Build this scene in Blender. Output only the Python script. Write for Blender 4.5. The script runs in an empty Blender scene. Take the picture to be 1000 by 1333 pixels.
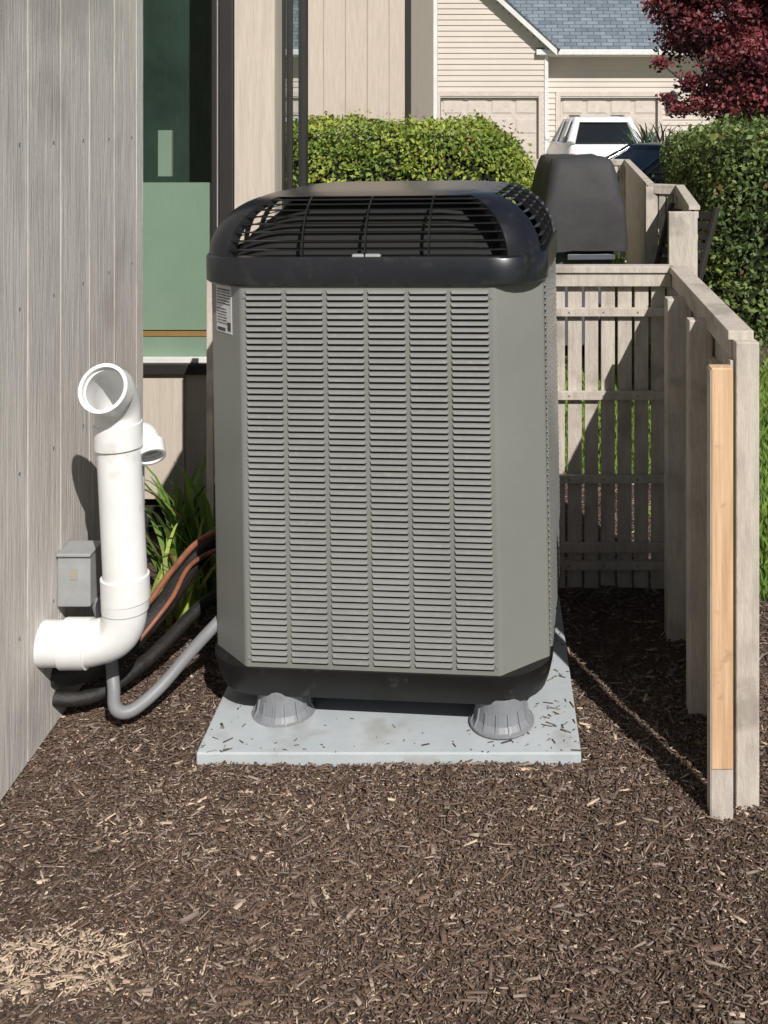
import bpy, bmesh, math, random
import numpy as np
from mathutils import Vector, Matrix, noise as mnoise
random.seed(7); rng=np.random.default_rng(7)
R=math.radians
scene=bpy.context.scene
COL=scene.collection
F=1400.0; CH=1.62

# ---------------------------------------------------------------- materials
def new_mat(name):
    m=bpy.data.materials.new(name); m.use_nodes=True
    nt=m.node_tree; b=nt.nodes['Principled BSDF']
    return m,nt,b
def mat(name,c1,c2=None,rough=.6,scale=8,stretch=(1,1,1),bump=0,bscale=None,metal=0,detail=6,spec=.5,lo=.35,hi=.65,dirt=None):
    m,nt,b=new_mat(name); N=nt.nodes; L=nt.links
    b.inputs['Roughness'].default_value=rough; b.inputs['Metallic'].default_value=metal
    b.inputs['Specular IOR Level'].default_value=spec
    if c2 is None: c2=tuple(x*.85 for x in c1)
    tc=N.new('ShaderNodeTexCoord'); mp=N.new('ShaderNodeMapping'); mp.inputs['Scale'].default_value=stretch
    L.new(tc.outputs['Object'],mp.inputs[0])
    n=N.new('ShaderNodeTexNoise'); n.inputs['Scale'].default_value=scale; n.inputs['Detail'].default_value=detail; n.inputs['Roughness'].default_value=.65
    L.new(mp.outputs[0],n.inputs['Vector'])
    cr=N.new('ShaderNodeValToRGB'); cr.color_ramp.elements[0].position=lo; cr.color_ramp.elements[1].position=hi
    cr.color_ramp.elements[0].color=(*c2,1); cr.color_ramp.elements[1].color=(*c1,1)
    L.new(n.outputs['Fac'],cr.inputs[0])
    out=cr.outputs[0]
    if dirt:
        n2=N.new('ShaderNodeTexNoise'); n2.inputs['Scale'].default_value=dirt[1]; n2.inputs['Detail'].default_value=8
        L.new(tc.outputs['Object'],n2.inputs['Vector'])
        c3=N.new('ShaderNodeValToRGB'); c3.color_ramp.elements[0].position=dirt[2]; c3.color_ramp.elements[1].position=dirt[2]+.12
        L.new(n2.outputs['Fac'],c3.inputs[0])
        mx=N.new('ShaderNodeMixRGB'); mx.inputs[2].default_value=(*dirt[0],1)
        mul=N.new('ShaderNodeMath'); mul.operation='MULTIPLY'; mul.inputs[1].default_value=dirt[3]
        L.new(c3.outputs[0],mul.inputs[0]); L.new(mul.outputs[0],mx.inputs[0]); L.new(out,mx.inputs[1]); out=mx.outputs[0]
    L.new(out,b.inputs['Base Color'])
    if bump:
        n3=N.new('ShaderNodeTexNoise'); n3.inputs['Scale'].default_value=bscale or scale; n3.inputs['Detail'].default_value=8; n3.inputs['Roughness'].default_value=.7
        L.new(mp.outputs[0],n3.inputs['Vector'])
        bp=N.new('ShaderNodeBump'); bp.inputs['Strength'].default_value=bump; bp.inputs['Distance'].default_value=.01
        L.new(n3.outputs['Fac'],bp.inputs['Height']); L.new(bp.outputs[0],b.inputs['Normal'])
    return m
def attr_mat(name,rough=.8,trans=0.0,spec=.3):
    m,nt,b=new_mat(name); N=nt.nodes; L=nt.links
    a=N.new('ShaderNodeAttribute'); a.attribute_name='Col'
    L.new(a.outputs['Color'],b.inputs['Base Color'])
    b.inputs['Roughness'].default_value=rough; b.inputs['Specular IOR Level'].default_value=spec
    if trans:
        t=N.new('ShaderNodeBsdfTranslucent'); L.new(a.outputs['Color'],t.inputs['Color'])
        mx=N.new('ShaderNodeMixShader'); mx.inputs[0].default_value=trans
        L.new(b.outputs[0],mx.inputs[1]); L.new(t.outputs[0],mx.inputs[2]); L.new(mx.outputs[0],N['Material Output'].inputs['Surface'])
    return m
def glass_mat(name,tint=(.86,.93,.89),refl=.10):
    m,nt,b=new_mat(name); N=nt.nodes; L=nt.links
    t=N.new('ShaderNodeBsdfTransparent'); t.inputs[0].default_value=(*tint,1)
    g=N.new('ShaderNodeBsdfGlossy'); g.inputs['Roughness'].default_value=.01; g.inputs[0].default_value=(.86,.95,.9,1)
    f=N.new('ShaderNodeLayerWeight'); f.inputs['Blend'].default_value=.25
    ad=N.new('ShaderNodeMath'); ad.operation='MULTIPLY_ADD'; ad.inputs[1].default_value=.5; ad.inputs[2].default_value=refl; ad.use_clamp=True
    L.new(f.outputs['Facing'],ad.inputs[0])
    mx=N.new('ShaderNodeMixShader'); L.new(ad.outputs[0],mx.inputs[0]); L.new(t.outputs[0],mx.inputs[1]); L.new(g.outputs[0],mx.inputs[2])
    L.new(mx.outputs[0],N['Material Output'].inputs['Surface'])
    return m

M={}
M['wallgray']=mat('weathered_siding',(.74,.695,.645),(.49,.46,.43),.85,scale=6,stretch=(12,12,.7),bump=.8,bscale=9,lo=.3,hi=.7,dirt=((.32,.29,.26),2.2,.56,.45))
M['beige']=mat('beige_siding',(.60,.52,.44),(.51,.445,.375),.8,scale=5,stretch=(10,10,.8),bump=.4,bscale=8,dirt=((.4,.34,.28),2,.58,.3))
M['fence']=mat('beige_fence_paint',(.60,.54,.465),(.46,.41,.36),.75,scale=9,stretch=(6,6,1),bump=.5,bscale=20,dirt=((.27,.235,.20),7,.55,.6))
M['rawwood']=mat('raw_wood',(.70,.49,.31),(.50,.31,.17),.7,scale=4,stretch=(16,16,.8),bump=.3,dirt=((.25,.13,.07),14,.60,.75))
M['darkframe']=mat('dark_frame',(.03,.026,.024),rough=.45)
M['white']=mat('white_trim',(.75,.74,.72),rough=.5)
M['pvc']=mat('pvc',(.78,.78,.77),(.71,.71,.70),.35,scale=6,dirt=((.40,.37,.32),12,.60,.45))
M['glass']=glass_mat('window_glass')
M['glass2']=glass_mat('side_window_glass',refl=.40)
M['reflinterior']=mat('window_reflection_interior',(.36,.43,.35),(.28,.35,.28),.8,scale=1.2)  # pale green stands in for mixed reflections and room seen in the pane
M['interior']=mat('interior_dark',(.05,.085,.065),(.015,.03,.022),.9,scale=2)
M['orangewood']=mat('interior_wood',(.5,.25,.10),rough=.5)
M['cab']=mat('cabinet_paint',(.210,.217,.197),(.192,.198,.180),.38,scale=3,dirt=((.28,.275,.255),30,.66,.25))
M['cablouv']=mat('louver_paint',(.265,.272,.258),(.23,.237,.223),.30,scale=4,metal=.2,dirt=((.34,.32,.295),60,.58,.45))
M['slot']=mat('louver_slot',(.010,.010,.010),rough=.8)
M['blackpl']=mat('black_plastic',(.013,.014,.018),(.009,.010,.013),.27,scale=12,dirt=((.045,.043,.04),25,.58,.35))  # blue tint put into the black for the sky sheen on top
M['fin']=mat('grille_plastic',(.010,.010,.011),rough=.26)
M['basepl']=mat('base_pan_plastic',(.006,.006,.006),(.010,.009,.009),.45,scale=12,dirt=((.09,.075,.06),18,.62,.5))
M['leg']=mat('leg_plastic',(.23,.24,.26),(.19,.20,.215),.5,scale=10,dirt=((.14,.12,.10),20,.58,.5))
M['pad']=mat('pad_composite',(.45,.49,.51),(.39,.43,.45),.7,scale=5,bump=.12,bscale=60,dirt=((.27,.24,.21),7,.55,.5))
M['conduit']=mat('gray_conduit',(.22,.22,.23),rough=.5)
M['box']=mat('gray_box_paint',(.33,.34,.34),(.27,.28,.28),.5,scale=15)
M['insul']=mat('black_insulation',(.010,.009,.009),(.024,.021,.019),.55,scale=30,bump=.6)
M['copper']=mat('copper_line',(.30,.11,.06),(.14,.06,.035),.5,scale=20)
M['label']=mat('label_paper',(.62,.62,.62),rough=.5)
M['ink']=mat('label_ink',(.06,.06,.06),rough=.6)
M['cover']=mat('grill_cover_fabric',(.045,.045,.047),(.03,.03,.032),.75,scale=5,bump=.5,bscale=6)
M['cover2']=mat('grill_body_metal',(.10,.11,.13),rough=.5)
M['lap']=mat('lap_siding',(.62,.55,.48),(.56,.50,.44),.7,scale=.6)
M['gdoor']=mat('garage_door_paint',(.62,.545,.48),rough=.6)
M['carw']=mat('car_white_paint',(.8,.8,.8),rough=.15); M['card']=mat('car_dark_paint',(.02,.028,.04),rough=.12)
M['carglass']=mat('car_glass',(.012,.015,.018),rough=.12); M['rubber']=mat('tyre_rubber',(.02,.02,.02),rough=.8)
M['red']=mat('tail_light',(.35,.02,.02),rough=.2); M['chrome']=mat('chrome',(.6,.6,.6),rough=.2,metal=1)
M['bark']=mat('bark',(.10,.075,.06),(.05,.04,.03),.9,scale=12,stretch=(4,4,1),bump=.8)
M['drive']=mat('concrete_drive',(.42,.40,.37),(.36,.34,.31),.85,scale=2,bump=.2)
M['unseen_street']=mat('unseen_street_concrete',(.45,.44,.41),(.38,.37,.34),.85,scale=1,bump=.2)
M['leaf']=attr_mat('leaf_foliage',.55,.22,.4)
M['grassb']=attr_mat('grass_blades',.6,.25,.3)
M['chip']=attr_mat('mulch_chips',.9,0,.25)
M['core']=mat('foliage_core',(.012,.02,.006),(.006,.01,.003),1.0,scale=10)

m,nt,b=new_mat('mulch_soil'); N=nt.nodes;L=nt.links
tc=N.new('ShaderNodeTexCoord'); v=N.new('ShaderNodeTexNoise'); v.inputs['Scale'].default_value=90; v.inputs['Detail'].default_value=10; v.inputs['Roughness'].default_value=.75
L.new(tc.outputs['Object'],v.inputs['Vector']); cr=N.new('ShaderNodeValToRGB')
cr.color_ramp.elements[0].position=.35; cr.color_ramp.elements[0].color=(.045,.030,.023,1); cr.color_ramp.elements[1].position=.7; cr.color_ramp.elements[1].color=(.18,.125,.092,1)
L.new(v.outputs['Fac'],cr.inputs[0]); L.new(cr.outputs[0],b.inputs['Base Color']); b.inputs['Roughness'].default_value=.95
bp=N.new('ShaderNodeBump'); bp.inputs['Strength'].default_value=1; bp.inputs['Distance'].default_value=.012; L.new(v.outputs['Fac'],bp.inputs['Height']); L.new(bp.outputs[0],b.inputs['Normal'])
M['soil']=m
M['lawn']=mat('lawn_ground',(.12,.20,.04),(.06,.11,.022),.9,scale=14,bump=.8,bscale=60)
m,nt,b=new_mat('asphalt_shingles'); N=nt.nodes;L=nt.links
tc=N.new('ShaderNodeTexCoord'); br=N.new('ShaderNodeTexBrick'); br.inputs['Scale'].default_value=1.0
br.inputs['Color1'].default_value=(.27,.32,.36,1); br.inputs['Color2'].default_value=(.17,.21,.25,1); br.inputs['Mortar'].default_value=(.08,.09,.11,1)
br.inputs['Brick Width'].default_value=.33; br.inputs['Row Height'].default_value=.16; br.inputs['Mortar Size'].default_value=.012
L.new(tc.outputs['UV'],br.inputs['Vector']); nz=N.new('ShaderNodeTexNoise'); nz.inputs['Scale'].default_value=3
mx=N.new('ShaderNodeMixRGB'); mx.blend_type='MULTIPLY'; mx.inputs[0].default_value=.5; L.new(tc.outputs['Object'],nz.inputs['Vector'])
L.new(br.outputs[0],mx.inputs[1]); L.new(nz.outputs['Fac'],mx.inputs[2]); L.new(mx.outputs[0],b.inputs['Base Color']); b.inputs['Roughness'].default_value=.9
M['shingle']=m

# ---------------------------------------------------------------- helpers
def empty(name,loc=(0,0,0),rot=(0,0,0)):
    o=bpy.data.objects.new(name,None); o.location=loc; o.rotation_euler=rot; COL.objects.link(o); return o
def link(me,name,mats,parent=None,smooth=False,bevel=0,seg=2):
    o=bpy.data.objects.new(name,me); COL.objects.link(o)
    for mm in (mats if isinstance(mats,(list,tuple)) else [mats]): me.materials.append(mm)
    if parent: o.parent=parent
    if smooth: me.polygons.foreach_set('use_smooth',[True]*len(me.polygons))
    if bevel:
        md=o.modifiers.new('bev','BEVEL'); md.width=bevel; md.segments=seg; md.limit_method='ANGLE'; md.angle_limit=R(40)
    return o
def mesh(name,verts,faces,mats,parent=None,smooth=False,bevel=0,midx=None,seg=2):
    me=bpy.data.meshes.new(name); me.from_pydata([tuple(v) for v in verts],[],faces); me.update()
    if midx is not None: me.polygons.foreach_set('material_index',midx)
    return link(me,name,mats,parent,smooth,bevel,seg)
BF=[(0,3,2,1),(4,5,6,7),(0,1,5,4),(1,2,6,5),(2,3,7,6),(3,0,4,7)]
def boxes(name,L_,m,parent=None,bevel=0,xf=None):
    V=[];Fc=[]
    for (x0,x1,y0,y1,z0,z1) in L_:
        k=len(V)
        P=[(x0,y0,z0),(x1,y0,z0),(x1,y1,z0),(x0,y1,z0),(x0,y0,z1),(x1,y0,z1),(x1,y1,z1),(x0,y1,z1)]
        if xf: P=[tuple(xf@Vector(p)) for p in P]
        V+=P; Fc+=[tuple(i+k for i in f) for f in BF]
    return mesh(name,V,Fc,m,parent,bevel=bevel)
def quads_np(name,V,m,parent=None,col=None,faces=None,smooth=False):
    n,k,_=V.shape; faces=np.array(faces); nf,q=faces.shape
    idx=(np.arange(n)[:,None,None]*k+faces[None]).reshape(-1)
    me=bpy.data.meshes.new(name); me.vertices.add(n*k); me.vertices.foreach_set('co',V.reshape(-1).astype(np.float32))
    me.loops.add(len(idx)); me.loops.foreach_set('vertex_index',idx.astype(np.int32))
    me.polygons.add(n*nf); me.polygons.foreach_set('loop_start',(np.arange(n*nf)*q).astype(np.int32))
    me.update(calc_edges=True)
    if col is not None:
        a=me.attributes.new('Col','FLOAT_COLOR','POINT')
        c=np.ones((n,k,4),np.float32); c[:,:,:3]=col[:,None,:]; a.data.foreach_set('color',c.reshape(-1))
    me.validate()
    return link(me,name,m,parent,smooth)
def tube(name,pts,rad,m,parent=None,segs=20,inner=None,caps=True,sub=True):
    pts=[Vector(p) for p in pts]
    if not isinstance(rad,(list,tuple)): rad=[rad]*len(pts)
    if sub:
        P=[];Q=[]
        for i in range(len(pts)-1):
            p0=pts[max(i-1,0)];p1=pts[i];p2=pts[i+1];p3=pts[min(i+2,len(pts)-1)]
            for t in [j/8 for j in range(8)]:
                P.append(.5*((2*p1)+(p2-p0)*t+(2*p0-5*p1+4*p2-p3)*t*t+(3*p1-3*p2+p3-p0)*t**3)); Q.append(rad[i]*(1-t)+rad[i+1]*t)
        P.append(pts[-1]);Q.append(rad[-1]); pts,rad=P,Q
    n=len(pts); T=[(pts[min(i+1,n-1)]-pts[max(i-1,0)]).normalized() for i in range(n)]
    up=Vector((0,0,1)) if abs(T[0].z)<.9 else Vector((1,0,0))
    u=T[0].cross(up).normalized(); fr=[]
    for i in range(n):
        u=(u-T[i]*u.dot(T[i])).normalized(); fr.append((u.copy(),T[i].cross(u)))
    V=[];rings=[]
    def ring(i,r):
        k=len(V)
        for s in range(segs):
            a=2*math.pi*s/segs; V.append(pts[i]+(fr[i][0]*math.cos(a)+fr[i][1]*math.sin(a))*r)
        rings.append(k)
    for i in range(n): ring(i,rad[i])
    if inner:
        for i in range(n-1,-1,-1): ring(i,inner)
    Fc=[]
    for a,b_ in zip(rings[:-1],rings[1:]):
        for s in range(segs): Fc.append((a+s,a+(s+1)%segs,b_+(s+1)%segs,b_+s))
    if caps and not inner:
        Fc.append(tuple(range(segs))[::-1]); Fc.append(tuple(rings[-1]+s for s in range(segs)))
    o=mesh(name,V,Fc,m,parent,smooth=True)
    md=o.modifiers.new('es','EDGE_SPLIT'); md.split_angle=R(50)
    return o
def cyl_between(name,p,q,r0,r1,m,parent,segs=16): return tube(name,[p,q],[r0,r1],m,parent,segs,sub=False)

# ---------------------------------------------------------------- leaves
def leaf_cloud(name,C,size,cols,m,parent=None,nbias=None,bias=.6):
    n=len(C)
    nr=rng.normal(size=(n,3)); nr/=np.linalg.norm(nr,axis=1)[:,None]
    if nbias is not None: nr=nr*(1-bias)+nbias*bias; nr/=np.linalg.norm(nr,axis=1)[:,None]
    t=rng.normal(size=(n,3)); t-=nr*np.sum(t*nr,1)[:,None]; t/=np.linalg.norm(t,axis=1)[:,None]; b=np.cross(nr,t)
    s=(size*rng.uniform(.6,1.35,n))[:,None]
    V=np.stack([C-t*s*.5, C+b*s*.28+nr*s*.08, C+t*s*.55, C-b*s*.28+nr*s*.08],1)
    return quads_np(name,V,m,parent,cols,[(0,1,2,3)])
def vnoise(P,sc,seed=0):
    P=P*sc+seed*7.3
    return (np.sin(P[:,0]*1.0+1.7*np.sin(P[:,1]*1.3+P[:,2]))+np.sin(P[:,1]*1.1+1.5*np.sin(P[:,2]*1.7+P[:,0]*.9))+np.sin(P[:,2]*1.3+1.6*np.sin(P[:,0]*1.5-P[:,1])))/3
def hedge(name,x0,x1,y0,y1,h,n,size,cA,cB,rc=.22,amp=.06,seed=0):
    root=empty(name)
    hx,hy=(x1-x0)/2,(y1-y0)/2; cx,cy=(x0+x1)/2,(y0+y1)/2
    P=rng.uniform(-1,1,(n,3)); ax=rng.random(n)
    A=np.array([2*hy*h*2,2*hx*h*2,4*hx*hy]); A=A/A.sum()
    s=np.sign(rng.uniform(-1,1,n))
    f0=ax<A[0]; f1=(ax>=A[0])&(ax<A[0]+A[1]); f2=ax>=A[0]+A[1]
    P[f0,0]=s[f0]; P[f1,1]=s[f1]; P[f2,2]=1
    Q=P*np.array([hx,hy,h/2])
    inn=np.stack([np.clip(Q[:,0],-hx+rc,hx-rc),np.clip(Q[:,1],-hy+rc,hy-rc),np.clip(Q[:,2],-h/2,h/2-rc)],1)
    D=Q-inn; nn=np.linalg.norm(D,axis=1)[:,None]+1e-6; D=D/nn
    Q=inn+D*rc
    W=Q+np.array([cx,cy,h/2])
    nz=vnoise(W,2.2,seed+5)*.9+vnoise(W,5,seed)*.6+vnoise(W,13,seed+1)*.4
    W=W+D*(nz*amp)[:,None]+D*(rng.uniform(-1.2,.35,n)*amp)[:,None]
    sp=rng.random(n)<.04; W[sp]+=D[sp]*rng.uniform(.02,.10,(sp.sum(),1))
    t=np.clip(.5+.5*vnoise(W,6,seed+3)+rng.normal(0,.25,n),0,1)[:,None]
    col=np.array(cA)*t+np.array(cB)*(1-t); col*=rng.uniform(.7,1.25,(n,1))
    br=rng.random(n)<.015; col[br]=np.array([.22,.12,.06])
    leaf_cloud('leaves',W,size,col,M['leaf'],root,D,.45)
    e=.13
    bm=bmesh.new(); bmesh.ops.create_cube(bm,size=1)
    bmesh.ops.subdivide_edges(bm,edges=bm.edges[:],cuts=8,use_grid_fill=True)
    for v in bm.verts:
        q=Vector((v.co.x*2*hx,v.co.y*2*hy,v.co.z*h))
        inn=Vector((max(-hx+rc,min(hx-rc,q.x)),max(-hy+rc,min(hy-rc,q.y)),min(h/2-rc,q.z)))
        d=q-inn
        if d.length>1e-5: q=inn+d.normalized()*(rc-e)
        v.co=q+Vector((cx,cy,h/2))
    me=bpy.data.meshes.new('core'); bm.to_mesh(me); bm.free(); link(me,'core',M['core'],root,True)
    return root

# ---------------------------------------------------------------- ground
mesh('ground',[(-120,-120,-.012),(120,-120,-.012),(120,160,-.012),(-120,160,-.012)],[(0,1,2,3)],M['lawn'])
mesh('unseen_street',[(-40,-15,-.006),(12,-15,-.006),(12,-4,-.006),(-40,-4,-.006)],[(0,1,2,3)],M['unseen_street'])  # unseen behind the camera, added for a pale reflection in the window
def gz(x,y):
    return .002+.010*(1+mnoise.noise(Vector((x*2.2,y*2.2,0))))+.005*(mnoise.noise(Vector((x*9,y*9,3)))+.4)
def is_lawn(x,y): return (x>.68+.03*math.sin(y*7) and y>3.5+.05*math.sin(x*9)) or (y>4.75+.05*math.sin(x*6) and x>-.8)
X0,X1,Y0,Y1=-2.0,2.2,-.4,4.95; st=.03
nx=int((X1-X0)/st);ny=int((Y1-Y0)/st)
V=[(X0+i*st,Y0+j*st,gz(X0+i*st,Y0+j*st)) for j in range(ny+1) for i in range(nx+1)]
Fc=[]
for j in range(ny):
    for i in range(nx):
        if not is_lawn(X0+(i+.5)*st,Y0+(j+.5)*st):
            a=j*(nx+1)+i; Fc.append((a,a+1,a+nx+2,a+nx+1))
mulch=mesh('mulch_bed',V,Fc,M['soil'],smooth=True)
PADX0,PADX1,PADY0,PADY1=-.73,.222,2.656,3.60
def chips(n,xr,yr,lmin,lmax,tan=.05,zoff=(0,.008),avoid_pad=True,wr=(.08,.3)):
    x=rng.uniform(*xr,n); y=rng.uniform(*yr,n)
    keep=np.array([not is_lawn(a,b_) for a,b_ in zip(x,y)])
    keep&=x>-1.15
    if avoid_pad: keep&=~((x>PADX0-.002)&(x<PADX1+.002)&(y>PADY0-.004)&(y<PADY1))
    x,y=x[keep],y[keep]; n=len(x)
    z=np.array([gz(a,b_) for a,b_ in zip(x,y)])+rng.uniform(*zoff,n)
    l=lmin+(lmax-lmin)*rng.random(n)**3; w=l*rng.uniform(*wr,n)+.0010; t=rng.uniform(.001,.0026,n)
    yaw=rng.uniform(0,math.pi*2,n); pit=rng.normal(0,.2,n); rol=rng.normal(0,.4,n)
    ux=np.stack([np.cos(yaw)*np.cos(pit),np.sin(yaw)*np.cos(pit),np.sin(pit)],1)
    s0=np.stack([-np.sin(yaw),np.cos(yaw),np.zeros(n)],1); u0=np.cross(ux,s0)
    uy=s0*np.cos(rol)[:,None]+u0*np.sin(rol)[:,None]; uz=np.cross(ux,uy)
    C=np.stack([x,y,z+.002],1)
    V=np.zeros((n,8,3)); tap=rng.uniform(.15,1,(n,4))
    for k,(a,b_,c) in enumerate([(-1,-1,-1),(1,-1,-1),(1,1,-1),(-1,1,-1),(-1,-1,1),(1,-1,1),(1,1,1),(-1,1,1)]):
        tp=tap[:,k%4]
        V[:,k]=C+ux*(a*l/2)[:,None]+uy*(b_*w/2*tp)[:,None]+uz*(c*t/2)[:,None]
    P=np.stack([x,y,z],1)
    base=np.clip(rng.random(n)*.8+.3*vnoise(P,2.5,4)+.1,0,1)
    dark=np.array([.058,.038,.029]); mid=np.array([.185,.125,.092]); gray=np.array([.26,.205,.17])
    col=dark*(1-base)[:,None]+mid*base[:,None]
    g=rng.random(n)<.20; col[g]=gray*rng.uniform(.6,1.2,(g.sum(),1))
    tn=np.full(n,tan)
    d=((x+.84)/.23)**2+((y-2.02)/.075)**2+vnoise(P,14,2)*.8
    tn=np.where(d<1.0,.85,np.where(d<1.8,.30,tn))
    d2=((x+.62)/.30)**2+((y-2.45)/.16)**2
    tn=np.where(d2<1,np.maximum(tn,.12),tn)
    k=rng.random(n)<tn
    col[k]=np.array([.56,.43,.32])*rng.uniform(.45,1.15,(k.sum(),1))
    return V,col
BF5=[(4,5,6,7),(0,1,5,4),(1,2,6,5),(2,3,7,6),(3,0,4,7)]
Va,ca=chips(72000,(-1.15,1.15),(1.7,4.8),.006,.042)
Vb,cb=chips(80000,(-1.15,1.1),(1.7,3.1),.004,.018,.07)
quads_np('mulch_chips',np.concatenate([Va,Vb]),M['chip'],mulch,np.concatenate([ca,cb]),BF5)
V,col=chips(2600,(PADX0,PADX1),(PADY0,PADY1),.004,.03,.1,avoid_pad=False)
cen=V.mean(1); kk=(rng.random(len(V))<np.clip(.35*np.exp(-((cen[:,1]-2.68)/.03)**2)+np.exp(-((cen[:,0]-.15)/.07)**2)*.5+np.exp(-((cen[:,0]+.68)/.05)**2)*.25,0.02,1))
V=V[kk];col=col[kk]*.7; cz=V[:,:,2].mean(1)
V[:,:,2]=(V[:,:,2]-cz[:,None])*.4+.0475
pad=empty('equipment_pad')
boxes('slab',[(PADX0,PADX1,PADY0,PADY1,-.01,.045)],M['pad'],pad,bevel=.004)
quads_np('debris',V,M['chip'],pad,col,BF5)

# ---------------------------------------------------------------- grass blades
def grass(n,xr,yr,h,keepf):
    x=rng.uniform(*xr,n); y=rng.uniform(*yr,n); k=np.array([keepf(a,b_) for a,b_ in zip(x,y)]); x,y=x[k],y[k]; n=len(x)
    hh=h*rng.uniform(.5,1.3,n); a=rng.uniform(0,2*math.pi,n); w=rng.uniform(.002,.0045,n)*(1+y/8)
    lean=rng.uniform(.1,.7,n)*hh; b_=rng.uniform(0,2*math.pi,n)
    dx,dy=np.cos(a)*w,np.sin(a)*w; lx,ly=np.cos(b_)*lean,np.sin(b_)*lean; z=np.zeros(n)-.01
    V=np.stack([np.stack([x-dx,y-dy,z],1),np.stack([x+dx,y+dy,z],1),np.stack([x+dx*.6+lx*.4,y+dy*.6+ly*.4,z+hh*.65],1),np.stack([x+lx-dx*.1,y+ly-dy*.1,z+hh],1)],1)
    P=np.stack([x,y,z],1); t=np.clip(.5+.4*vnoise(P,3)+rng.normal(0,.2,n),0,1)[:,None]
    return V,np.array([.27,.38,.08])*t+np.array([.12,.21,.045])*(1-t)
Vg,cg=grass(60000,(-.8,2.6),(3.5,6.8),.055,lambda a,b_: is_lawn(a,b_))
Vh,chh=grass(20000,(-1.4,6),(6.8,13),.07,lambda a,b_: True)
quads_np('lawn_grass',np.concatenate([Vg,Vh]),M['grassb'],None,np.concatenate([cg,chh]),[(0,1,2,3)])

# ---------------------------------------------------------------- AC unit
ac=empty('air_conditioner',(-.262,3.15,.045),(0,R(-.95),R(-6)))
HX,HY,CXc,CYc=.45,.40,.118,.11
def octo(hx,hy,cx,cy):
    return [(-hx+cx,-hy),(hx-cx,-hy),(hx,-hy+cy),(hx,hy-cy),(hx-cx,hy),(-hx+cx,hy),(-hx,hy-cy),(-hx,-hy+cy)]
def prism(name,levels,m,parent,bevel=0,cap=True):
    V=[];Fc=[]
    n=len(levels[0][1])
    for z,o in levels: V+=[(x,y,z) for x,y in o]
    for l in range(len(levels)-1):
        for i in range(n): Fc.append((l*n+i,l*n+(i+1)%n,(l+1)*n+(i+1)%n,(l+1)*n+i))
    if cap: Fc.append(tuple(range(n))[::-1]); Fc.append(tuple((len(levels)-1)*n+i for i in range(n)))
    return mesh(name,V,Fc,m,parent,bevel=bevel)
ZB,ZT=.145,1.14
prism('cabinet',[(ZB,octo(HX,HY,CXc,CYc)),(ZT,octo(HX,HY,CXc,CYc))],M['cab'],ac,bevel=.006)
def rrect(hx,hy,r,nc=8,ns=10):
    P=[]
    for (sx,sy,a0) in [(1,-1,-90),(1,1,0),(-1,1,90),(-1,-1,180)]:
        c=(sx*(hx-r),sy*(hy-r))
        for k in range(nc+1):
            a=R(a0+90*k/nc); P.append((c[0]+r*math.cos(a),c[1]+r*math.sin(a)))
        nxt={(1,-1):(1,1),(1,1):(-1,1),(-1,1):(-1,-1),(-1,-1):(1,-1)}[(sx,sy)]
        a=R(a0+90); p=P[-1]; q=(nxt[0]*(hx-r)+r*math.cos(a),nxt[1]*(hy-r)+r*math.sin(a))
        for k in range(1,ns): P.append((p[0]+(q[0]-p[0])*k/ns,p[1]+(q[1]-p[1])*k/ns))
    return P
def lofted(name,levels,m,parent,cap0=True,cap1=True,smooth=True):
    V=[];Fc=[];n=len(levels[0][1])
    for z,o in levels: V+=[(x,y,z) for x,y in o]
    for l in range(len(levels)-1):
        for i in range(n): Fc.append((l*n+i,l*n+(i+1)%n,(l+1)*n+(i+1)%n,(l+1)*n+i))
    if cap0: Fc.append(tuple(range(n))[::-1])
    if cap1: Fc.append(tuple((len(levels)-1)*n+i for i in range(n)))
    o=mesh(name,V,Fc,m,parent,smooth=smooth); md=o.modifiers.new('es','EDGE_SPLIT'); md.split_angle=R(45); return o
lofted('base_pan',[(.068,rrect(.425,.375,.13)),(.072,rrect(.438,.388,.135)),(.10,rrect(.448,.398,.14)),(.135,rrect(.456,.406,.145)),(.152,rrect(.457,.407,.145)),(.153,rrect(.44,.39,.13))],M['basepl'],ac)
def louver_panel(name,width,z0,z1,ncol,nrow,xf):
    V=[];Fc=[];mi=[]
    cw=width/ncol; ph=(z1-z0)/nrow
    for c in range(ncol):
        for r_ in range(nrow):
            xa=-width/2+c*cw+cw*.035; xb=-width/2+(c+1)*cw-cw*.035
            jz=random.uniform(-.0003,.0003)
            zt=z0+(r_+1)*ph+jz; zb=zt-ph*.54; d=.0072+random.uniform(-.0004,.0004); e=.0055
            k=len(V)
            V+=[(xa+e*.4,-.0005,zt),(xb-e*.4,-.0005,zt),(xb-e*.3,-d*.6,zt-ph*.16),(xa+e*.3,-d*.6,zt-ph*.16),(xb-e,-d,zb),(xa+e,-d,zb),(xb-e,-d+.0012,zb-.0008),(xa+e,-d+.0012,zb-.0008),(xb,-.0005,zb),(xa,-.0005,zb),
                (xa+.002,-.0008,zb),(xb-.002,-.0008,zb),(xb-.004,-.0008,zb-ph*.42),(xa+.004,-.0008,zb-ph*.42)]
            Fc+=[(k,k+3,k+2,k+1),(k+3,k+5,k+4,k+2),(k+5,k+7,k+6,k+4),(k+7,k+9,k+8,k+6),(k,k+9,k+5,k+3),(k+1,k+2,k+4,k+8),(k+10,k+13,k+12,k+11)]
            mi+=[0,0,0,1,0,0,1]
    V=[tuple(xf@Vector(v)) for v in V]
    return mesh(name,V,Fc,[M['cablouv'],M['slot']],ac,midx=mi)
zz0,zz1=ZB+.018,ZT-.012
louver_panel('front_louvers',2*(HX-CXc)-.02,zz0,zz1,6,60,Matrix.Translation((0,-HY,0)))
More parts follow.
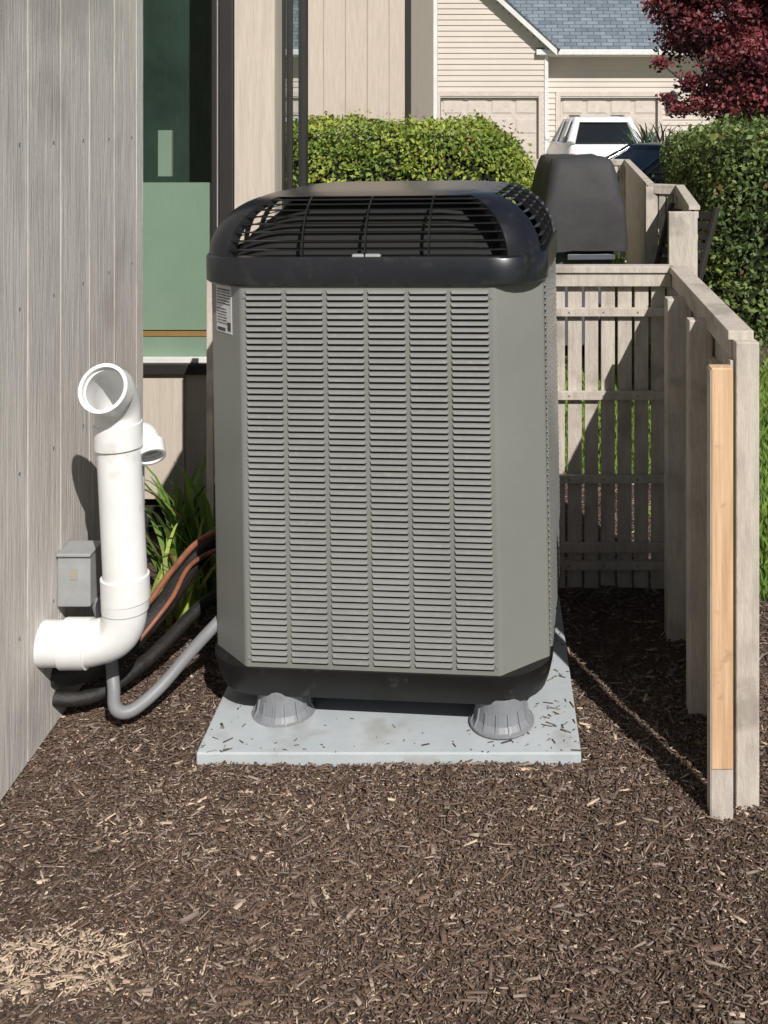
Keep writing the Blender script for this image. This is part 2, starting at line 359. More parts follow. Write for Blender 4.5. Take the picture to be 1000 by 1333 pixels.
louver_panel('side_louvers',2*(HY-CYc)-.02,zz0,zz1,5,60,Matrix.Translation((HX,0,0))@Matrix.Rotation(R(90),4,'Z'))
louver_panel('side_louvers_2',2*(HY-CYc)-.02,zz0,zz1,5,60,Matrix.Translation((-HX,0,0))@Matrix.Rotation(R(-90),4,'Z'))
lofted('top_ring',[(ZT-.002,rrect(.455,.405,.14)),(ZT+.004,rrect(.462,.412,.145)),(ZT+.066,rrect(.462,.412,.145)),(ZT+.073,rrect(.457,.407,.145)),(ZT+.074,rrect(.43,.38,.13))],M['blackpl'],ac,cap0=False,cap1=False)
Z0=ZT+.070; H=.155
def dims(phi):
    i=1-math.cos(phi); return .456-.175*i,.406-.15*i,.145-.055*i,Z0+H*math.sin(phi)
def shoulder(phi,off=0):
    hx,hy,r,z=dims(phi); return rrect(hx-off,hy-off,r),z
nper=8+1+9
phis=[R(a) for a in np.linspace(0,84,15)]
V=[];Fc=[]
for off in (0,.018):
    for ph in phis:
        o,z=shoulder(ph,off); V+=[(x,y,z-off*.3) for x,y in o]
n=len(shoulder(0)[0]); nl=len(phis)
for c in range(4):
    a,b_=c*nper+2,c*nper+6
    for l in range(nl-1):
        for off in (0,nl):
            for i in range(a,b_):
                Fc.append(((l+off)*n+i,(l+off)*n+i+1,(l+off+1)*n+i+1,(l+off+1)*n+i))
        for i in (a,b_):
            Fc.append((l*n+i,(l+1)*n+i,(nl+l+1)*n+i,(nl+l)*n+i))
o=mesh('corner_pillars',V,Fc,M['blackpl'],ac,smooth=True); md=o.modifiers.new('es','EDGE_SPLIT'); md.split_angle=R(45)
lv=[]
for d in (76,80,84,87):
    o_,z=shoulder(R(d)); lv.append((z,o_))
hx,hy,r,z=dims(R(76)); lv=[(z-.012,rrect(hx-.012,hy-.012,r-.01))]+lv
o_,z=shoulder(R(90))
for s,dz in ((.97,.002),(.9,.004),(.6,.006),(.2,.007)):
    lv.append((z+dz,[(x*s,y*s) for x,y in o_]))
lofted('top_cap',lv,M['blackpl'],ac,cap0=False)
for k,a in enumerate(np.linspace(8,68,8)):
    hx,hy,r,z=dims(R(a)); o1=rrect(hx-.002,hy-.002,r); o2=rrect(hx-.011,hy-.011,r-.006)
    V=[(x,y,z) for x,y in o1]+[(x,y,z+.001) for x,y in o2]+[(x,y,z-.0028) for x,y in o1]+[(x,y,z-.0018) for x,y in o2]
    Fc=[]
    for i in range(n):
        j=(i+1)%n; Fc+=[(i,j,n+j,n+i),(2*n+i,3*n+i,3*n+j,2*n+j),(i,2*n+i,2*n+j,j),(n+i,n+j,3*n+j,3*n+i)]
    mesh('grille_fin_%d'%k,V,Fc,M['fin'],ac)
k=0
for side in range(4):
    for f in (-.165,0,.165):
        V=[];Fc=[]
        for ph in phis:
            hx,hy,r,z=dims(ph); hw=.0018
            if side in (0,2):
                s=-1 if side==0 else 1; y=s*(hy+.0005); V+=[(f-hw,y,z+.0005),(f+hw,y,z+.0005),(f+hw,y-s*.014,z-.004),(f-hw,y-s*.014,z-.004)]
            else:
                s=-1 if side==1 else 1; x=s*(hx+.0005); g=f*.8; V+=[(x,g-hw,z+.0005),(x,g+hw,z+.0005),(x-s*.014,g+hw,z-.004),(x-s*.014,g-hw,z-.004)]
        for l in range(len(phis)-1):
            for s in range(4): Fc.append((l*4+s,l*4+(s+1)%4,l*4+4+(s+1)%4,l*4+4+s))
        mesh('grille_rib_%d'%k,V,Fc,M['fin'],ac); k+=1
lofted('fan_shroud',[(Z0-.02,rrect(.41,.36,.13)),(Z0+.05,rrect(.36,.31,.13)),(Z0+.10,rrect(.30,.26,.13)),(Z0+H-.015,rrect(.25,.225,.08))],M['slot'],ac)
boxes('fan_bracket',[(-.035,.04,-.405,-.385,Z0-.002,Z0+.010)],M['box'],ac,bevel=.005)
def leg(x,y,i):
    prof=[(.0,.084),(.006,.084),(.008,.077),(.020,.068),(.045,.064),(.085,.062)]
    V=[];Fc=[];S=28
    for z,r in prof:
        for s in range(S):
            a=2*math.pi*s/S; V.append((x+r*math.cos(a),y+r*math.sin(a),z))
    for l in range(len(prof)-1):
        for s in range(S): Fc.append((l*S+s,l*S+(s+1)%S,(l+1)*S+(s+1)%S,(l+1)*S+s))
    for s in range(14):
        a=2*math.pi*(s+.3)/14; c,si=math.cos(a),math.sin(a); k=len(V); t=.0022
        for (r,z) in ((.06,.004),(.082,.006),(.072,.024),(.067,.05),(.058,.052)):
            V.append((x+r*c-t*si,y+r*si+t*c,z)); V.append((x+r*c+t*si,y+r*si-t*c,z))
        for q in range(4): Fc.append((k+2*q,k+2*q+1,k+2*q+3,k+2*q+2))
        Fc.append((k,k+2,k+4,k+6,k+8)); Fc.append((k+9,k+7,k+5,k+3,k+1))
    mesh('leg_%d'%i,V,Fc,M['leg'],ac)
for i,(x,y) in enumerate([(-.255,-.330),(.325,-.330),(-.285,.28),(.315,.28)]): leg(x,y,i)
p0=Vector((-HX,-HY+CYc,0)); p1=Vector((-HX+CXc,-HY,0)); t=(p1-p0).normalized(); nrm=Vector((t.y,-t.x,0))
if nrm.y>0: nrm=-nrm
xf=Matrix(((t.x,-nrm.x,0,p0.x),(t.y,-nrm.y,0,p0.y),(0,0,1,0),(0,0,0,1)))
boxes('label',[(.030,.115,-.0012,.001,ZT-.135,ZT-.008)],M['label'],ac,xf=xf)
ink=[]
for r_ in range(13):
    z=ZT-.02-r_*.0075; xx=.036
    if r_ in (6,): continue
    while xx<(.108 if r_<7 else .085):
        w=random.uniform(.003,.012); ink.append((xx,min(xx+w,.11),-.0018,-.0012,z-.0018 if r_ not in(0,) else z-.003,z+.0012)); xx+=w+random.uniform(.0015,.004)
ink.append((.092,.110,-.0018,-.0012,ZT-.128,ZT-.105)); ink.append((.036,.08,-.0018,-.0012,ZT-.131,ZT-.122))
boxes('label_print',ink,M['ink'],ac,xf=xf)
sc=[]
for z in (ZB+.03,ZT-.03):
    for x in (-.322,.322): sc.append((x-.004,x+.004,-HY-.0025,-HY+.001,z-.004,z+.004))
boxes('panel_screws',sc,M['conduit'],ac,bevel=.001)
# ---------------------------------------------------------------- house
house=empty('house')
def siding_x(name,x0,x1,yf,z0,z1,m,sp=.203,gap=.009):
    L_=[];x=x0
    while x<x1-1e-4:
        L_.append((x+gap/2,min(x+sp,x1)-gap/2,yf,yf+.02,z0,z1)); x+=sp
    L_.append((x0,x1,yf+.011,yf+.1,z0+.003,z1-.003)); boxes(name,L_,m,house,bevel=0)
def siding_y(name,y0,y1,xf,z0,z1,m,sp=.203,gap=.009,d=-1):
    L_=[];y=y0
    while y<y1-1e-4:
        a,b_=sorted((xf,xf+d*.02)); L_.append((a,b_,y+gap/2,min(y+sp,y1)-gap/2,z0,z1)); y+=sp
    a,b_=sorted((xf+d*.009,xf+d*.1)); L_.append((a,b_,y0,y1,z0+.003,z1-.003)); boxes(name,L_,m,house)
WX=-1.146
siding_y('gray_wall',-1.2,3.54,WX,.02,6.2,M['wallgray'],sp=.203,gap=.007)
boxes('gray_wall_return',[(-4,WX-.004,3.42,3.545,.02,6.2)],M['wallgray'],house)
boxes('foundation',[(-4,WX-.03,-1.2,3.53,-.3,.03),(-4,-.86,4.16,4.69,-.3,.16)],mat('foundation_dark',(.03,.028,.025),rough=.9),house)
boxes('wall_nails',[(WX-.001,WX+.0015,y-.004,y+.004,z-.004,z+.004) for y in np.arange(2.0,3.5,.203) for z in (.35,.75,1.15,1.55)],M['conduit'],house)
YW=4.12
xg=-1.074; xt=-.985; xc=-.83
siding_x('bay_lower_siding',-3,xt+.0,YW,.15,.628,M['beige'])
boxes('bay_corner_board',[(xt,xc,YW-.006,YW+.02,.15,6),(xc-.03,xc,YW+.021,YW+.14,.15,6)],M['beige'],house,bevel=.003)
boxes('bay_upper_wall',[(-3,xt,YW,YW+.1,2.75,6)],M['beige'],house)
boxes('window_frame',[(-3,xt-.002,YW-.02,YW+.06,.63,.672),(xg+.035,xt-.002,YW-.025,YW+.06,.673,2.75),(xg,xg+.02,YW+.0,YW+.06,.691,2.75)],M['darkframe'],house,bevel=.003)
boxes('window_bead',[(-3,xg+.034,YW-.005,YW+.05,.673,.69),(xg+.021,xg+.034,YW+.005,YW+.05,.691,2.75)],M['white'],house)
mesh('window_glass',[(-3,YW+.012,.691),(xg,YW+.012,.691),(xg,YW+.012,2.75),(-3,YW+.012,2.75)],[(0,1,2,3)],M['glass'],house)
boxes('window_reflection_interior',[(-2.9,xg-.002,YW+.04,YW+.044,.79,1.36)],M['reflinterior'],house)  # panel coloured as the reflections and interior of the lower pane
boxes('window_inner_trim',[(-2.9,xg-.002,YW+.032,YW+.05,.767,.785)],M['orangewood'],house)
boxes('window_inner_sill',[(-2.9,xg-.002,YW+.03,YW+.05,.691,.764)],M['reflinterior'],house)
boxes('interior_item',[(-1.34,-1.285,YW+.20,YW+.22,1.375,1.56)],M['reflinterior'],house)
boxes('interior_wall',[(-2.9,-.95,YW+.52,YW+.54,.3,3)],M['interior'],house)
boxes('side_window_frame',[(xc-.05,xc+.008,4.262,4.30,.6,3),(xc-.05,xc+.008,4.43,4.455,.63,3),(xc-.05,xc+.012,4.73,4.80,.6,3),(xc-.05,xc+.006,4.301,4.729,.58,.63)],M['darkframe'],house,bevel=.002)
mesh('side_window_glass',[(xc-.004,4.30,.63),(xc-.004,4.73,.63),(xc-.004,4.73,3),(xc-.004,4.30,3)],[(0,1,2,3)],M['glass2'],house)
boxes('side_wall_low',[(xc-.09,xc-.002,4.142,4.79,.15,.579),(-3,xc-.06,4.70,4.785,.15,6),(xc-.09,xc-.003,4.142,4.8,3.001,6)],M['beige'],house)
siding_x('wing_wall',-4,-.80,10,.1,7,M['beige'])
boxes('wing_window',[(-.80,-.75,9.985,10.05,1.3,3.2)],M['darkframe'],house)
boxes('wing_corner',[(-.80,-.75,10.0,10.055,3.2,7),(-.80,-.75,10.0,10.055,0,1.3)],M['beige'],house)
siding_y('wing_side',10.06,13.9,-.75,.1,7,M['beige'])
boxes('downspout',[(-.76,-.70,13.91,13.99,0,7)],M['white'],house,bevel=.01)
boxes('link_wall',[(-3.1,-3,4.8,10,0,7)],M['beige'],house)

# ---------------------------------------------------------------- vent pipe
pipe=empty('pvc_vent_pipe')
PY=2.745; pxc=-.935; r4=.0555
tube('elbow_run',[(WX-.02,PY+.0,.272),(WX+.10,PY,.272),(pxc-.075,PY,.275),(pxc-.028,PY,.292),(pxc-.006,PY,.325),(pxc,PY,.37),(pxc,PY,.40)],r4,M['pvc'],pipe,28)
cyl_between('collar_low',(pxc+.001,PY,.385),(pxc-.001,PY,.445),r4+.005,r4+.005,M['pvc'],pipe,28)
cyl_between('collar_wall',(WX+.055,PY,.272),(WX+.12,PY,.272),r4+.006,r4+.006,M['pvc'],pipe,28)
cyl_between('collar_elbow',(pxc,PY,.36),(pxc,PY,.384),r4+.003,r4+.004,M['pvc'],pipe,28)
cyl_between('riser',(pxc,PY,.44),(pxc-.018,PY,.80),r4-.001,r4-.001,M['pvc'],pipe,28)
cyl_between('collar_top',(pxc-.017,PY,.775),(pxc-.019,PY,.835),r4+.005,r4+.005,M['pvc'],pipe,28)
tx=pxc-.019
tube('top_elbow',[(tx,PY+.0,.83),(tx,PY+.0,.865),(tx,PY-.015,.895),(tx,PY-.045,.922),(tx,PY-.085,.94)],r4+.001,M['pvc'],pipe,32,inner=r4-.006)
d=Vector((-.05,-.9,.42)).normalized(); e0=Vector((tx,PY-.06,.93))
tube('mouth_collar',[e0,e0+d*.045],r4+.006,M['pvc'],pipe,32,inner=r4-.003,sub=False)
RY=PY+.10
tube('rear_elbow',[(tx+.004,RY,.50),(tx+.004,RY,.725),(tx+.012,RY,.765),(tx+.036,RY-.01,.778),(tx+.058,RY-.035,.765),(tx+.066,RY-.052,.75)],.031,M['pvc'],pipe,24,inner=.026)
tube('rear_elbow_collar',[(tx+.060,RY-.038,.762),(tx+.074,RY-.064,.735)],.038,M['pvc'],pipe,24,inner=.031,sub=False)
cyl_between('rear_riser',(tx+.004,RY,.28),(tx+.004,RY,.51),.031,.031,M['pvc'],pipe,24)
tube('rear_run',[(WX-.02,RY,.25),(tx-.04,RY,.25),(tx-.005,RY,.265),(tx+.004,RY,.30)],.031,M['pvc'],pipe,24)
jb=empty('junction_box')
boxes('body',[(WX+.002,WX+.090,2.83,2.91,.325,.458)],M['box'],jb,bevel=.004)
boxes('lid',[(WX+.003,WX+.093,2.822,2.915,.460,.468)],M['box'],jb,bevel=.002)
boxes('label',[(WX+.036,WX+.056,2.828,2.8295,.398,.425)],mat('tan_label',(.36,.34,.27),rough=.6),jb)
rl=empty('refrigerant_line')
tube('insulated_line',[(-.70,3.42,.33),(-.80,3.38,.33),(-.88,3.25,.30),(-.93,3.05,.23),(-1.02,2.9,.16),(-1.09,2.84,.15),(-1.16,2.82,.15)],.030,M['insul'],rl)
tube('insulated_line_low',[(-.72,3.3,.20),(-.85,3.2,.17),(-.95,3.0,.11),(-1.05,2.86,.08),(-1.16,2.82,.09)],.019,M['insul'],rl)
tube('copper_tube',[(-.72,3.36,.36),(-.86,3.22,.355),(-.92,3.08,.31),(-.96,2.98,.26),(-1.05,2.9,.2)],.009,M['copper'],rl,10)
tube('copper_tube_2',[(-.73,3.33,.32),(-.87,3.16,.31),(-.90,3.02,.26),(-.96,2.93,.19)],.007,M['copper'],rl,10)
cd=empty('electrical_conduit')
tube('whip',[(-.62,3.0,.30),(-.70,2.96,.275),(-.76,2.92,.225),(-.82,2.89,.165),(-.88,2.84,.105),(-.935,2.79,.075),(-.975,2.79,.082),(-.995,2.83,.12),(-1.02,2.87,.2),(-1.06,2.88,.33)],.0165,M['conduit'],cd)

# ---------------------------------------------------------------- fences
def fence_panel(par,p0,p1,z1=1.105,z0=.03,n_side=1,tag='',rails=(.96,.68,.40,.11),gap=.0115):
    p0=Vector((*p0,0));p1=Vector((*p1,0)); L_=(p1-p0).length; t=(p1-p0)/L_; nn=Vector((t.y,-t.x,0))*n_side
    xf=Matrix(((t.x,-nn.x,0,p0.x),(t.y,-nn.y,0,p0.y),(0,0,1,0),(0,0,0,1)))
    B=[];x=.01
    while x<L_-.02:
        w=.046+random.uniform(-.001,.001); B.append((x,min(x+w,L_),0+random.uniform(0,.002),.016,z0+random.uniform(-.008,.008),z1-.045)); x+=w+gap
    boxes('pickets'+tag,B,M['fence'],par,bevel=.0015,xf=xf)
    B=[(0,L_,-.019,-.0005,z-.014,z+.014) for z in rails]+[(0,L_,-.021,-.0005,.155,.185)]
    boxes('rails'+tag,B,M['fence'],par,bevel=.0015,xf=xf)
    boxes('top_cap'+tag,[(-.01,L_+.01,-.03,.03,z1-.012,z1+.010),(0,L_,-.022,-.001,z1-.058,z1-.013),(0,L_,.0165,.03,z1-.058,z1-.013)],M['fence'],par,bevel=.002,xf=xf)
    S=[]
    for z in rails:
        q=.04
        while q<L_: S.append((q-.003,q+.003,-.0205,-.0185,z-.003,z+.003)); q+=.115
    boxes('screws'+tag,S,M['conduit'],par,xf=xf)
wf=empty('wooden_fence')
fence_panel(wf,(-.93,3.62),(.60,3.62),tag='_back',gap=.010)
fence_panel(wf,(.625,3.60),(.585,2.53),tag='_side',n_side=1,gap=.003,z0=.01)
boxes('posts',[(.535,.60,3.27,3.33,-.05,1.06),(.53,.592,2.88,2.93,-.05,1.07),(-.955,-.93,3.60,3.69,-.05,1.10),(.60,.655,3.61,3.68,-.05,1.10)],M['fence'],wf,bevel=.003)
boxes('end_post',[(.566,.620,2.487,2.525,-.05,1.095)],M['fence'],wf,bevel=.003)
boxes('sun_gap_filler',[(.555,.5655,2.500,2.530,-.05,1.05)],M['fence'],wf,bevel=.001)  # added filler, blocks the strip of sun between stake and end post
stake=empty('wooden_stake')
boxes('stake_wood',[(.500,.550,2.445,2.485,.131,1.045)],M['rawwood'],stake,bevel=.003)
boxes('stake_painted_side',[(.498,.4998,2.446,2.484,.0,1.04),(.5005,.5495,2.4455,2.4845,-.05,.13)],M['fence'],stake,bevel=0)
wf2=empty('wooden_fence')
pts=[(1.10,5.83),(1.33,7.6),(1.14,7.7),(1.51,12.0),(.45,12.1)]
for i in range(4): fence_panel(wf2,pts[i+1],pts[i],tag='_%d'%i,n_side=-1,z1=1.12)
boxes('posts',[(.955,1.11,5.79,5.83,-.05,1.10)]+[(a-.04,a+.04,b_-.04,b_+.04,-.05,1.11) for a,b_ in pts[1:]],M['fence'],wf2,bevel=.004)
fence_panel(wf2,(.42,8.6),(.45,12.0),tag='_l',n_side=1,z1=1.12)

# ---------------------------------------------------------------- grill
gr=empty('covered_grill',(.59,7.6,0),(0,0,R(4)))
def rr2(hx,hy,r): return rrect(hx*.95,hy,r,5,6)
o=lofted('cover',[(.72,rr2(.30,.5,.06)),(.80,rr2(.305,.5,.06)),(.90,rr2(.30,.5,.06)),(1.02,rr2(.29,.49,.065)),(1.10,rr2(.272,.47,.07)),(1.20,rr2(.250,.44,.07)),(1.29,rr2(.228,.41,.07)),(1.325,rr2(.21,.38,.06)),(1.335,rr2(.17,.33,.05))],M['cover'],gr,smooth=True)
for v in o.data.vertices:
    q=v.co; k_=mnoise.noise(q*6)*.016+mnoise.noise(q*14)*.008; v.co=q+Vector((k_ if q.x>0 else -k_,k_*.6,k_*.5))
lofted('skirt',[(.08,rr2(.20,.40,.04)),(.6,rr2(.20,.40,.04)),(.72,rr2(.22,.42,.04))],M['cover2'],gr)
boxes('cart_shelf',[(-.12,.2,-.47,-.41,.66,.70),(-.02,.24,-.46,-.43,.55,.58)],M['cover2'],gr,bevel=.005)
boxes('wheels',[(-.18,-.14,-.38,-.25,0,.13),(.14,.18,-.38,-.25,0,.13)],M['rubber'],gr,bevel=.03)
fc=empty('folding_chair',(1.0,6.7,0),(0,0,R(-60)))
xf=Matrix.Rotation(R(-18),4,'X')
boxes('back_slats',[(-.2,.2,-.008,.008,.5+i*.065,.545+i*.065) for i in range(9)],M['darkframe'],fc,xf=xf,bevel=.003)
boxes('back_frame',[(-.23,-.2,-.015,.015,.0,1.10),(.2,.23,-.015,.015,.0,1.10)],M['darkframe'],fc,xf=xf,bevel=.003)
boxes('seat',[(-.2,.2,-.30+i*.07,-.245+i*.07,.42,.44) for i in range(6)],M['darkframe'],fc,bevel=.003)
boxes('front_legs',[(-.22,-.19,-.3,-.27,0,.43),(.19,.22,-.3,-.27,0,.43)],M['darkframe'],fc,bevel=.003)

# ---------------------------------------------------------------- hedges
hedge('hedge',-2.9,.33,8.0,9.4,1.585,42000,.040,(.40,.45,.08),(.13,.21,.035),rc=.55,amp=.055,seed=1)
hedge('hedge',1.50,4.8,7.5,9.7,1.52,44000,.045,(.22,.29,.08),(.06,.10,.03),rc=.35,amp=.09,seed=4)
mesh('mulch_strip',[(.95,6.6,.002),(6,6.7,.002),(6,7.9,.002),(1.2,7.9,.002)],[(0,1,2,3)],M['soil'])

# ---------------------------------------------------------------- trees
def tree(name,base,trunk_h,clumps,n,size,cA,cB,tr=.1,spread=.6):
    root=empty(name); bx,by=base
    tube('trunk',[(bx,by,-.1),(bx+.05,by,trunk_h*.5),(bx,by+.05,trunk_h)],[tr,tr*.8,tr*.6],M['bark'],root,12)
    cl=np.array(clumps)
    for i,c in enumerate(clumps[::2]):
        a=Vector((bx,by,trunk_h*.85)); b_=Vector(c[:3]); mid=(a+b_)/2+Vector((0,0,-.1*tr*10*random.random()))
        tube('limb_%d'%i,[a,mid,b_],[tr*.4,tr*.2,tr*.06],M['bark'],root,6)
    w=cl[:,3]**2; w=w/w.sum(); k=rng.choice(len(cl),n,p=w)
    D=rng.normal(size=(n,3)); D/=np.linalg.norm(D,axis=1)[:,None]
    r=cl[k,3]*(.2+spread*2*rng.random(n)**.8)*(1+.35*vnoise(D*3+cl[k,:3],1.5))
    C=cl[k,:3]+D*r[:,None]*np.array([1,1,.6])
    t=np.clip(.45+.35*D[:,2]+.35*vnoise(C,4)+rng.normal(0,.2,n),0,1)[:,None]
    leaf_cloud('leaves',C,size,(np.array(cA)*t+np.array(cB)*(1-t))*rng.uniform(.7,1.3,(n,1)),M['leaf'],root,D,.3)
    return root
cl=[]
for i in range(110):
    x=random.uniform(2.4,6.0); z=random.uniform(1.65,4.6); y=random.uniform(13.6,15.6)
    if x<2.8 and z<2.4: continue
    cl.append((x,y,z,random.uniform(.18,.38)))
cl+=[(2.3,14,2.95,.22),(2.1,14,3.05,.15),(2.65,14,2.75,.3),(2.3,14,1.85,.12),(2.2,14,2.3,.12),(2.6,14,2.05,.18),(2.4,14,3.4,.28),(2.9,14,3.6,.3),(3.2,13.8,1.9,.28),(3.6,13.8,1.85,.3),(3.0,13.8,2.3,.28),(2.45,14,1.7,.15),(3.3,13.8,2.4,.3),(3.0,13.8,1.7,.25),(3.5,13.8,2.2,.3),(2.9,14,3.1,.28),(3.1,14,3.3,.3),(2.75,14,1.75,.2)]
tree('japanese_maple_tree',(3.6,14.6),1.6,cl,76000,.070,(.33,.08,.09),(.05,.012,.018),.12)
cl=[(random.uniform(6.5,16),random.uniform(31,36),random.uniform(.5,9),random.uniform(1,1.7)) for i in range(70)]
tree('background_tree',(10,33),3,cl,26000,.26,(.06,.11,.03),(.02,.04,.012),.3)
cl=[(random.uniform(-24,4),random.uniform(-26,-21),random.uniform(1.5,8),random.uniform(1.2,2)) for i in range(80)]
tree('background_tree',(-9,-23),3,cl,16000,.5,(.09,.16,.04),(.03,.07,.02),.3)
def strappy(name,x,y,n,h,spread,c,w=.010):
    Vs=[]
    for i in range(n):
        a=random.uniform(0,2*math.pi); hh=h*random.uniform(.5,1.1); sp=spread*random.uniform(.3,1.1); bx=x+random.uniform(-1,1)*spread*.35; by=y+random.uniform(-1,1)*spread*.3
        d=Vector((math.cos(a),math.sin(a),0)); s=Vector((-d.y,d.x,0))
        for k in range(6):
            u=[k/6,(k+1)/6]; q=[]
            for uu in u:
                p=Vector((bx,by,0))+d*sp*uu**1.6+Vector((0,0,hh*(uu*1.25-.45*uu**2.6))); ww=w*(1-uu**2)*.5+.0008; q.append((p-s*ww,p+s*ww))
            Vs.append([q[0][0],q[0][1],q[1][1],q[1][0]])
    V=np.array([[list(v) for v in q] for q in Vs]); cc=np.repeat(np.array(c)[None]*rng.uniform(.5,1.4,(n,1)),6,0)
    rs=np.repeat(rng.random(n)<.08,6); cc[rs]=np.array([.16,.05,.03])
    return quads_np(name,V,M['leaf'],None,cc,[(0,1,2,3)])
strappy('daylily_plant',-.99,3.62,64,.52,.26,(.15,.25,.05),.024)
strappy('daylily_plant',-1.0,3.38,26,.36,.20,(.30,.38,.08),.018)
strappy('ornamental_grass',3.15,21,140,1.75,.8,(.08,.14,.09),.06)

# ---------------------------------------------------------------- garage house
gh=empty('garage_house')
mesh('driveway',[(-3,15,-.004),(7.5,15,-.004),(7.5,29.0,-.004),(-3,29.0,-.004)],[(0,1,2,3)],M['drive'])
def lap_wall(name,x0,x1,y,z0,z1,holes,topf=None):
    V=[];Fc=[];z=z0;h=.15
    while z<z1:
        segs=[(x0,x1)]
        for hx0,hx1,hz1 in holes:
            if z+h*.5<hz1:
                ns=[]
                for a,b_ in segs:
                    if hx0>a: ns.append((a,min(b_,hx0)))
                    if hx1<b_: ns.append((max(a,hx1),b_))
                segs=[s for s in ns if s[1]>s[0]+.01]
        for a,b_ in segs:
            if topf:
                b2=min(b_,topf(z+h))
                if b2<=a: continue
                b_=b2
            k=len(V); V+=[(a,y-.028,z),(b_,y-.028,z),(b_,y-.002,z+h),(a,y-.002,z+h),(a,y+.03,z),(b_,y+.03,z)]; Fc+=[(k,k+1,k+2,k+3),(k,k+4,k+5,k+1)]
        z+=h
    mesh(name,V,Fc,M['lap'],gh)
YG=29.0
lap_wall('gable_siding',-6,1.50,YG,0,7.5,[(-1.42,1.31,2.17)],lambda z: 1.50 if z<3.55 else 1.50-(z-3.55)/.92)
lap_wall('side_siding',1.52,6.4,YG+.5,0,3.45,[(1.85,4.6,2.17)])
boxes('gable_core',[(-6,1.49,YG+.04,YG+.3,2.3,3.5),(1.52,6.4,YG+.75,YG+.9,0,3.4),(-6,1.49,YG+.35,YG+.4,0,2.29)],M['lap'],gh)
def gdoor(x0,x1,y,z1,tag):
    B=[(x0+.05,x1-.05,y+.08,y+.12,0,z1-.03)]
    rows,cols=4,4
    for r_ in range(rows):
        for c in range(cols):
            w=(x1-x0-.1)/cols; h=(z1-.03)/rows
            B.append((x0+.05+c*w+.08,x0+.05+(c+1)*w-.08,y+.06,y+.08,r_*h+.09,(r_+1)*h-.09))
            B.append((x0+.05+c*w+.05,x0+.05+(c+1)*w-.05,y+.07,y+.0798,r_*h+.06,(r_+1)*h-.06))
    boxes('door_'+tag,B,M['gdoor'],gh,bevel=.008)
    boxes('door_trim_'+tag,[(x0-.09,x0+.04,y-.05,y+.06,0,z1+.1),(x1-.04,x1+.09,y-.05,y+.06,0,z1+.1),(x0+.04,x1-.04,y-.05,y+.06,z1-.03,z1+.1)],M['gdoor'],gh)
gdoor(-1.42,1.31,YG,2.17,'a'); gdoor(1.85,4.6,YG+.5,2.17,'b')
a=(1.75,3.42); b_=(-1.25,3.42+3.0*.92)
def slab(name,x0,z0,x1,z1,y0,y1,th,m):
    V=[(x0,y0,z0),(x1,y0,z1),(x1,y1,z1),(x0,y1,z0),(x0,y0,z0-th),(x1,y0,z1-th),(x1,y1,z1-th),(x0,y1,z0-th)]
    return mesh(name,V,[(0,1,2,3),(4,7,6,5),(0,4,5,1),(1,5,6,2),(2,6,7,3),(3,7,4,0)],m,gh)
slab('rake_board',a[0],a[1],b_[0],b_[1],YG-.32,YG-.28,.2,M['white'])
slab('gable_soffit',a[0],a[1]-.17,b_[0],b_[1]-.17,YG-.279,YG+.02,.03,M['white'])
o=slab('gable_roof',a[0]+.08,a[1]+.0,b_[0],b_[1]+.075,YG-.36,YG+12,.06,M['shingle'])
def roofuv(o,vx,vy):
    uv=o.data.uv_layers.new(name='UV')
    for l in o.data.loops:
        c=o.data.vertices[l.vertex_index].co; uv.data[l.index].uv=(c.dot(vx),c.dot(vy))
roofuv(o,Vector((0,1,0)),Vector((-.74,0,.68)))
V=[(-5.5,YG+2.9,3.40+2.95*.9),(1.3,YG-.05,3.40),(6.9,YG-.05,3.40),(6.9,YG+6,3.40+6.05*.9),(-5.5,YG+6,3.40+6.05*.9)]
V+=[(x,y,z-.08) for x,y,z in V]
o=mesh('main_roof',V,[(0,1,2,3,4),(5,9,8,7,6),(0,5,6,1),(1,6,7,2),(2,7,8,3),(3,8,9,4),(4,9,5,0)],M['shingle'],gh); roofuv(o,Vector((1,0,0)),Vector((0,.74,.67)))
boxes('gutter',[(1.2,6.95,YG-.16,YG-.055,3.24,3.39)],M['white'],gh,bevel=.02)
boxes('soffit',[(1.3,6.9,YG-.05,YG+.5,3.22,3.26)],M['white'],gh)
boxes('corner_board',[(1.43,1.53,YG-.045,YG+.5,0,3.5)],M['white'],gh)
lan=empty('wall_lantern',(4.95,YG+.35,0))
lofted('lantern_body',[(1.75,rrect(.03,.03,.01,2,2)),(1.82,rrect(.09,.09,.02,2,2)),(2.12,rrect(.12,.12,.02,2,2)),(2.16,rrect(.14,.14,.02,2,2)),(2.3,rrect(.03,.03,.01,2,2))],M['darkframe'],lan)
boxes('lantern_bracket',[(-.03,.03,0,.15,2.1,2.15)],M['darkframe'],lan)

